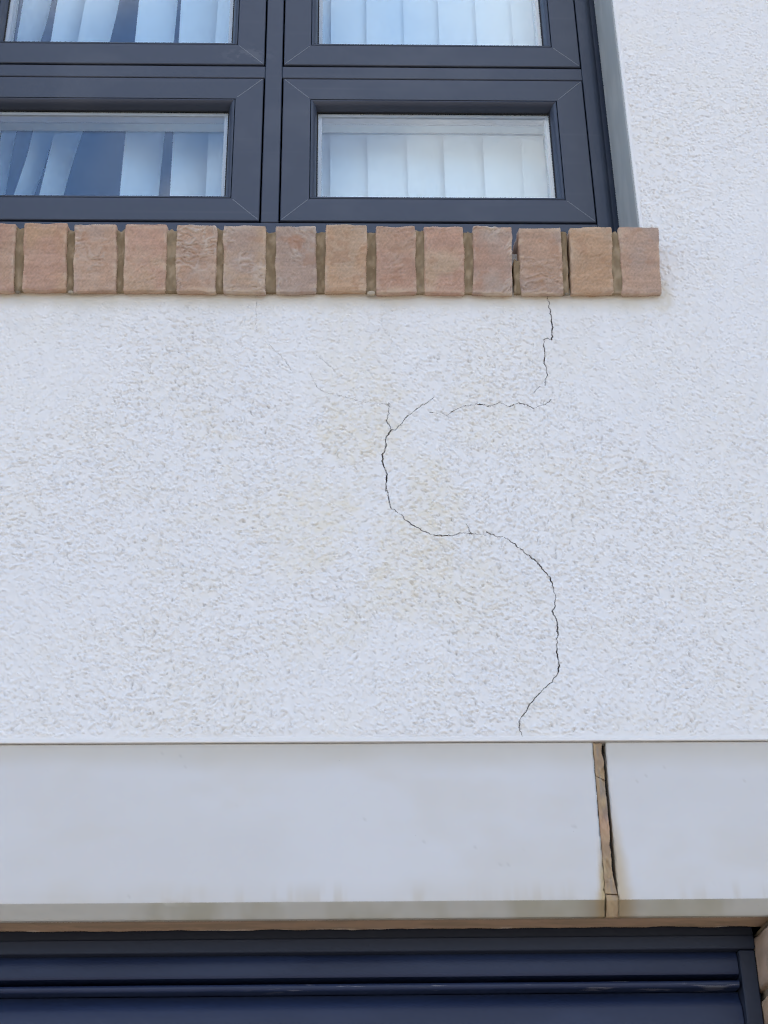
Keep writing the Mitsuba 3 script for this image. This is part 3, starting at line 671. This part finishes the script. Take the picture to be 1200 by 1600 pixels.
# brown mortar bedding behind the stone, its lower face rough
YB1 = 0.0715
m = grid_block(420, 24, 4)
v = m.vertices * [1.45, (YB1 - YLB - 0.0005) / 2, 0.012] + [-0.27, (YB1 + YLB + 0.0005) / 2, ZL0 + 0.0128]
v[:, 2] += (v[:, 2] < ZL0 + 0.003) * ((meshkit.fbm(v * [60, 90, 0], 4, 91) - 0.5) * 0.0022)
v[:, 1] += (v[:, 1] > YB1 - 0.003) * ((meshkit.fbm(v * [35, 0, 0], 4, 92) - 0.5) * 0.007)
n = meshkit.fbm(v * [14, 60, 0], 4, 93)
c = lerp(np.tile([0.44, 0.315, 0.22], (len(v), 1)), [0.36, 0.27, 0.19], smoothstep(0.35, 0.7, n))
c = lerp(c, [0.27, 0.215, 0.165], smoothstep(0.012, 0.0, v[:, 1] - YLB) * 0.6)
c = lerp(c, [0.60, 0.52, 0.45], smoothstep(0.60, 0.72, meshkit.fbm(v * [40, 0, 0], 4, 94)) * smoothstep(YB1 - 0.007, YB1, v[:, 1]))
obj("mortar_bed", trimesh.Trimesh(v, m.faces, process=False), "m_matte", lin, smooth=True, color=c, label="brown mortar strip under the back of the lintel")
obj("inner_lintel", join(box(-1.72, 1.18, YLB + 0.0005, 0.076, 2.1005, 2.2915), box(-1.72, 1.18, 0.0765, 0.30, 2.125, 2.2915)), "m_room", lin)

# ------------------------------------------------------------------ garage door
gd = thing("garage_door", "navy blue garage door with a raised rib recessed below the stone lintel", "garage door")
DX0, DX1, YH = -1.55, 0.4945, 0.0850
obj("head_frame", join(box(DX0 - 0.02, DOOR_R - 0.0005, YH, 0.110, 2.0520, 2.0688, 0.001), box(DX0 - 0.02, DOOR_R - 0.0005, 0.0890, 0.1095, 2.0692, 2.1100), box(DX0 - 0.02, DOOR_R - 0.0005, 0.1105, 0.17, 2.058, 2.124)), "m_doorframe", gd)
obj("side_frame", box(DX1, DOOR_R - 0.0005, YH + 0.003, 0.17, 0.0, 2.0515, 0.0015), "m_doorframe", gd)
obj("side_frame", box(DX0 - 0.03, DX0 - 0.001, YH + 0.003, 0.17, 0.0, 2.0515, 0.0015), "m_doorframe", gd)
YD = 0.097
top_prof = [(YD + 0.03, 2.0570), (YD + 0.006, 2.0570), (YD + 0.002, 2.047), (YD, 2.0400), (YD, 2.0270), (YD + 0.0015, 2.0240), (YD + 0.012, 2.0212), (YD + 0.03, 2.0212)]
obj("panel", prism_x(top_prof, DX0, DX1 - 0.001), "m_door", gd, smooth=35)
def rib(zc, r=0.0044):
    a = np.linspace(-math.pi / 2, math.pi / 2, 9)
    return [(YD + 0.03, zc + r)] + [(YD - 0.002 - r * 0.9 * math.cos(t), zc + r * math.sin(t)) for t in a[::-1]] + [(YD + 0.03, zc - r)]
zc = 2.0110
obj("rib", prism_x(rib(zc), DX0, DX1 - 0.0035), "m_door", gd, smooth=40, label="rounded pale-worn rib across the door")
z1 = zc - 0.0056
while z1 > 0.2:
    z0 = z1 - 0.46
    prof = [(YD + 0.045, z1), (YD + 0.018, z1), (YD + 0.015, z1 - 0.008), (YD + 0.006, z1 - 0.020), (YD + 0.003, z1 - 0.05), (YD + 0.003, z0 + 0.012), (YD + 0.010, z0 + 0.003), (YD + 0.045, z0 + 0.003)]
    obj("panel", prism_x(prof, DX0, DX1 - 0.001), "m_door", gd, smooth=35)
    z1 = z0
obj("backing", box(DX0, DX1 + 0.01, 0.172, 0.185, 0.0, 2.124), "m_doorframe", gd)

# ------------------------------------------------------------------ brick piers beside the garage
def pier(name, label, x0, x1, reveal):
    t = thing(name, label, "brick pier")
    zt = 2.0740
    obj("mortar", box(x0 + (0.006 if reveal else 0), x1 - (0 if reveal else 0.006), 0.0095, 0.299, 0.0, zt), "m_matte", t, color=np.tile([0.20, 0.16, 0.115], (8, 1)))
    ub = grid_block(14, 14, 10)
    z1_ = zt - 0.008; k_ = 0
    while k_ < 9:
        z0_ = z1_ - 0.065
        cuts = [0.0, 0.2150] if k_ % 2 == 0 else [0.0, 0.1025, 0.2150]
        xe = x0 if reveal else x1
        sgn = 1 if reveal else -1
        rows = [(0.0, 0.215, 0.004, 0.1065), (0.0, 0.1025, 0.1165, 0.294)] if k_ % 2 == 0 else [(0.0, 0.1025, 0.004, 0.219)]
        rows += [(0.225, 0.44, 0.004, 0.1065)] if k_ % 2 == 0 else [(0.1125, 0.3275, 0.004, 0.1065)]
        for a_, b_, y0_, y1_ in rows:
            hx = (b_ - a_) / 2
            rr = np.random.default_rng(int(1000 + k_ * 17 + a_ * 1000 + y0_ * 777))
            m_ = rounded(ub, (hx, (y1_ - y0_) / 2, 0.0325), 0.004)
            v_ = m_.vertices + [xe + sgn * (a_ + hx), (y0_ + y1_) / 2, (z0_ + z1_) / 2]
            v_ = v_ + (np.stack([meshkit.fbm(v_ * 70 + 9 * q_, 3, 95 + q_) for q_ in range(3)], 1) - 0.5) * 0.003
            n_ = meshkit.fbm(v_ * 40, 3, 99)
            base = np.array([[0.42, 0.31, 0.23], [0.38, 0.285, 0.225], [0.43, 0.30, 0.20]][rr.integers(3)])
            c_ = lerp(np.tile(base, (len(v_), 1)), base * 0.72, smoothstep(0.35, 0.65, n_))
            obj("brick", trimesh.Trimesh(v_, m_.faces, process=False), "m_matte", t, smooth=True, color=c_)
        z1_ = z0_ - 0.010; k_ += 1
    return t
pier("brick_pier", "brown brick pier at the right-hand side of the navy garage door", DOOR_R, 1.20, True)
